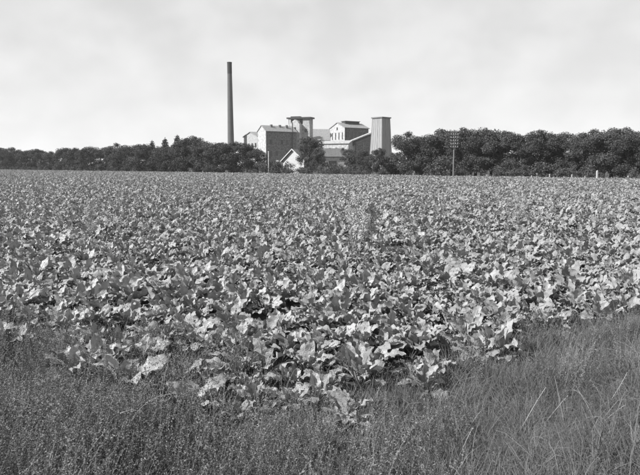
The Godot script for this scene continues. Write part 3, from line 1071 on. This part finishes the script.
func make_verge() -> void:
	var r := RandomNumberGenerator.new()
	r.seed = 1234
	var grass := Node3D.new()
	grass.name = "verge_grass"
	add_child(grass)
	tag(grass, "long fine uncut grass on the bank in front of the beets", "grass", "", "stuff")
	var herbs := Node3D.new()
	herbs.name = "verge_weeds"
	add_child(herbs)
	tag(herbs, "tangle of small-leaved weeds mixed into the grass beside the beets", "weeds", "", "stuff")
	var tufts := [[], [], [], []]
	var weeds := [[], [], []]
	var wisps := [[], [], []]
	var n := FastNoiseLite.new()
	n.seed = 31; n.frequency = 0.6
	var x := -9.0
	while x < 10.0:
		var reach := verge_reach(x)
		var d := 1.6
		while d < reach + (2.7 if x < 1.4 else 0.5):
			var px := x + r.randf_range(-0.06, 0.06)
			var pd := d + r.randf_range(-0.06, 0.06)
			d += 0.078
			if absf(px) > 0.58 * pd + 2.6: continue
			var c := n.get_noise_2d(px, pd)
			# weeds gather on the bank's far left side and between the bank and the first beets
			var herb: float = clampf((0.55 - px) * 0.5, 0.06, 0.85) + c * 0.5
			var fade: float = clampf((pd - reach + 0.5) / 1.0, 0.0, 1.0)
			if r.randf() < fade * (1.0 - weedy(px, pd)) * 0.5: continue
			if fade > 0.99 and r.randf() > 0.7 * weedy(px, pd): continue
			var y := height(px, -pd)
			if r.randf() < herb:
				if r.randf() < 0.42 + 0.35 * c:
					wisps[r.randi() % 3].append([Vector3(px, y, -pd), r.randf_range(0.65, 1.2), r.randf_range(0.75, 1.3)])
				if r.randf() < 0.36:
					weeds[r.randi() % 3].append([Vector3(px, y, -pd), r.randf_range(0.7, 1.25) * (1.0 + 0.3 * c), r.randf_range(0.75, 1.2)])
				if r.randf() < 0.8:
					tufts[r.randi() % 4].append([Vector3(px, y, -pd), r.randf_range(0.6, 1.0), r.randf_range(0.7, 1.1)])
			else:
				tufts[r.randi() % 4].append([Vector3(px, y, -pd), r.randf_range(0.7, 1.2) * (1.0 + 0.45 * c), r.randf_range(0.8, 1.2) * (1.0 + 0.3 * n.get_noise_2d(px * 1.7 + 40.0, pd * 1.7))])
		x += 0.075
	print("tufts ", tufts[0].size() * 4, " weeds ", weeds[0].size() * 3)
	# straws of last year's growth, bent over and lying across the grass
	var straws := [[], []]
	for k in 520:
		var px := r.randf_range(-4.5, 6.5)
		var pd := r.randf_range(2.4, verge_reach(px) + 0.3)
		if px < 0.3 and r.randf() < 0.45: continue
		straws[k % 2].append([Vector3(px, height(px, -pd) + 0.02, -pd), r.randf_range(0.7, 1.25), r.randf_range(0.8, 1.25)])
	for k in 2:
		scatter(grass, "bent_straws", bent_straws(840 + k), M.pale_straw, straws[k], r, 0.25)
	for k in 4:
		scatter(grass, "grass_tufts", grass_tuft(800 + k, 34, 0.12, [0.32, 0.38, 0.46, 0.34][k], 0.08), M.grass_blade, tufts[k], r, 0.38)
	for k in 3:
		scatter(herbs, "weed_plants", leafy_weed(850 + k, [0.32, 0.40, 0.28][k], 60, [0.024, 0.019, 0.028][k]), M.weed_leaf, weeds[k], r, 0.16)

	for k in 3:
		scatter(herbs, "wispy_weed_plants", wispy_weed(870 + k, [0.5, 0.6, 0.72][k]), M.wispy_weed, wisps[k], r, 0.14)

	# single dry stalks that stand out of the grass: x, distance, height, lean x, lean z, droop
	for s: Array in [[-1.92, 4.5, 0.42, -0.25, 0.1, 1.5], [-1.78, 4.45, 0.44, 0.30, 0.1, 1.6], [-1.62, 4.5, 0.46, 0.28, 0.0, 1.4], [-2.05, 4.6, 0.4, -0.35, 0.0, 1.3], [-1.30, 4.6, 0.55, 0.05, 0.0, 0.25], [-1.52, 4.8, 0.45, -0.18, 0.0, 0.3], [-0.34, 4.3, 0.40, -0.18, 0.0, 0.2], [-1.05, 4.9, 0.4, -0.15, 0.05, 0.2]]:
		s[2] *= 1.5
		stalk(s, "thin pale seeding grass stalk standing in the dark weeds", "dry stalks among the weeds", 0.0026)
	for s: Array in [[1.62, 4.75, 0.45, 0.45, 0.0, 0.1], [1.88, 4.9, 0.34, 0.55, 0.1, 0.1], [2.38, 4.9, 0.40, 0.5, 0.1, -0.2], [2.42, 4.75, 0.36, -0.5, 0.1, 0.2], [0.95, 4.2, 0.4, 0.35, 0.0, 0.1], [1.20, 4.9, 0.32, 0.4, 0.0, 0.3], [2.1, 4.45, 0.3, 0.7, 0.1, 0.2], [0.3, 4.35, 0.36, 0.7, 0.1, 0.3]]:
		stalk(s, "broken pale straw stalk leaning in the long fine grass", "dry straws in the long grass", 0.0042)


func stalk(s: Array, label: String, group: String, thick: float) -> void:
	var o := thing("dry_stalk", Vector3(s[0], height(s[0], -s[1]) - 0.02, -s[1]), 0, label, "grass stalk", group)
	var st := begin()
	var pts := []
	var rad := []
	var p := Vector3.ZERO
	var flat_dir := Vector3(s[3], 0, s[4])
	for i in 9:
		var q := i / 8.0
		pts.append(p)
		rad.append(thick * (1.0 - 0.5 * q))
		var lean: float = flat_dir.length() + s[5] * q * q
		p += (flat_dir.normalized() * sin(lean) + Vector3.UP * cos(lean)) * s[2] / 8.0 * 1.15
	tube(st, pts, rad, 5)
	part(o, "stem", flat(st), M.dry_straw)
	var r := RandomNumberGenerator.new()
	r.seed = int(absf(s[0]) * 1000)
	st = begin()
	for i in 14:
		var at: Vector3 = (pts[6] as Vector3).lerp(pts[8], r.randf())
		var d := Vector3(r.randfn(), r.randfn() + 0.4, r.randfn()).normalized() * r.randf_range(0.008, 0.018)
		var e := d.cross(Vector3(0.2, 0.9, 0.4)).normalized() * 0.003
		for c: Vector3 in [at, at + d * 0.5 + e, at + d, at, at + d, at + d * 0.5 - e]: st.add_vertex(c)
	part(o, "seed_head", flat(st), M.dry_straw)


func make_tall_weeds() -> void:
	# tall branching weeds that stand above the crop: x, distance, height
	var protos := []
	for k in 3:
		var r := RandomNumberGenerator.new()
		r.seed = 900 + k
		var o := Node3D.new()
		o.name = "tall_weed"
		var st := begin()
		var clumps := []
		tube(st, [Vector3(0, -0.05, 0), Vector3(0.03, 0.7, 0), Vector3(0.0, 1.45, 0.03)], [0.012, 0.009, 0.004], 5)
		for b in 13:
			var y := r.randf_range(0.4, 1.3)
			var a := r.randf() * TAU
			var l := r.randf_range(0.15, 0.4) * (1.3 - y * 0.5)
			var tip := Vector3(cos(a) * l * 0.6, y + l * 0.9, sin(a) * l * 0.6)
			tube(st, [Vector3(0.02, y, 0), tip], [0.005, 0.002], 4)
			for q in 3: clumps.append([Vector3(0.02, y, 0).lerp(tip, 0.4 + 0.3 * q), r.randf_range(0.05, 0.10)])
		part(o, "stem", flat(st), M.weed_stem)
		part(o, "foliage", leaf_cloud(clumps, 4200, Vector2(0.012, 0.03), 950 + k), M.pale_weed_leaf)
		o.set_meta("category", "weed")
		protos.append(o)
	var k := 0
	for s: Array in [[1.15, 15.2, 1.1], [0.95, 15.9, 1.2], [1.3, 16.1, 1.05], [1.05, 15.6, 1.15], [1.35, 15.9, 1.25], [1.2, 16.6, 0.95], [0.85, 16.4, 0.9], [-6.9, 18.0, 1.0], [-7.2, 18.6, 0.85], [7.6, 23.0, 0.9], [8.1, 24.0, 0.8], [10.6, 22.5, 0.8], [0.8, 44.0, 0.9], [-11.0, 33.0, 0.8], [3.5, 60.0, 0.95], [13.0, 48.0, 0.9], [21.0, 62.0, 0.95], [-17.0, 58.0, 0.9], [27.0, 75.0, 1.0], [14.0, 90.0, 1.1], [-4.0, 85.0, 1.0]]:
		var lone := k < 7
		copy_of(protos[k % 3], Vector3(s[0], 0, -s[1]), rng.randf() * TAU, Vector3.ONE * float(s[2]), "tall wispy weed in the pale clump standing above the beets" if lone else "tall wispy weed standing by itself above the beet leaves", "pale clump of tall weeds" if lone else "single tall weeds in the crop")
		k += 1
	for o: Node3D in protos: o.free()


# ---------------------------------------------------------------- poles and posts
func make_poles() -> void:
	var o := thing("telephone_pole", Vector3(25.2, 0, -114), deg_to_rad(8), "wooden telephone pole with six crossarms of white insulators before the wood", "telephone pole")
	var st := begin()
	tube(st, [Vector3(0, -0.1, 0), Vector3(0, 4.5, 0), Vector3(0, 9.0, 0)], [0.14, 0.12, 0.09], 10)
	part(o, "pole", flat(st), M.pole_wood)
	st = begin()
	tube(st, [Vector3(0, 0, 0), Vector3(0, 0.06, 0), Vector3(0, 0.12, 0), Vector3(0, 0.2, 0)], [0.04, 0.065, 0.065, 0.035], 8)
	var cup := flat(st)
	for k in 6:
		var y := 5.75 + 0.58 * k
		var arm := part(o, "crossarm", box_mesh(Vector3(-0.75, y, 0.1), Vector3(0.75, y + 0.09, 0.2)), M.pole_wood)
		for q in 4:
			part(arm, "insulator", cup, M.porcelain).position = Vector3(-0.66 + 0.44 * q, y + 0.1, 0.15)

	o = thing("white_pole", Vector3(-13.6, 0, -160), 0, "thin plain white pole standing beside the cottage bushes", "pole")
	st = begin()
	tube(st, [Vector3(0, -0.1, 0), Vector3(0, 3.0, 0), Vector3(0, 5.9, 0)], [0.15, 0.14, 0.12], 10)
	part(o, "shaft", flat(st), M.white_paint)
	st = begin()
	tube(st, [Vector3(0, 5.9, 0), Vector3(0, 6.0, 0), Vector3(0, 6.1, 0)], [0.17, 0.17, 0.06], 10)
	part(o, "cap", flat(st), M.white_paint)

	for s: Array in [[30.2, -109, 0.75, 0.11], [36.2, -103, 0.7, 0.10], [38.5, -101, 0.95, 0.13], [41.4, -99, 0.9, 0.13], [42.9, -97.5, 0.7, 0.1], [48.6, -95, 0.8, 0.12], [-36.5, -172, 0.9, 0.16], [-33.0, -170, 0.8, 0.16]]:
		marker(s, "short white marker post at the far end of the beets", "white marker posts at the field's end")
	marker([44.4, -96.5, 1.55, 0.22], "tallest and thickest white marker post at the field's end", "")


func marker(s: Array, label: String, group: String) -> void:
	var p := thing("marker_post", Vector3(s[0], 0, s[1]), 0.3, label, "post", group)
	p.rotation.z = 0.05
	var w: float = s[3]
	part(p, "shaft", box_mesh(Vector3(-w / 2, -0.1, -w / 2), Vector3(w / 2, s[2], w / 2)), M.post_paint)
	var st := begin()
	var t: float = s[2]
	var h := w / 2
	for q: Array in [[Vector3(-h, t, h), Vector3(h, t, h)], [Vector3(h, t, h), Vector3(h, t, -h)], [Vector3(h, t, -h), Vector3(-h, t, -h)], [Vector3(-h, t, -h), Vector3(-h, t, h)]]:
		for c: Vector3 in [q[0], Vector3(0, t + h, 0), q[1]]: st.add_vertex(c)
	part(p, "cap", flat(st), M.post_paint)
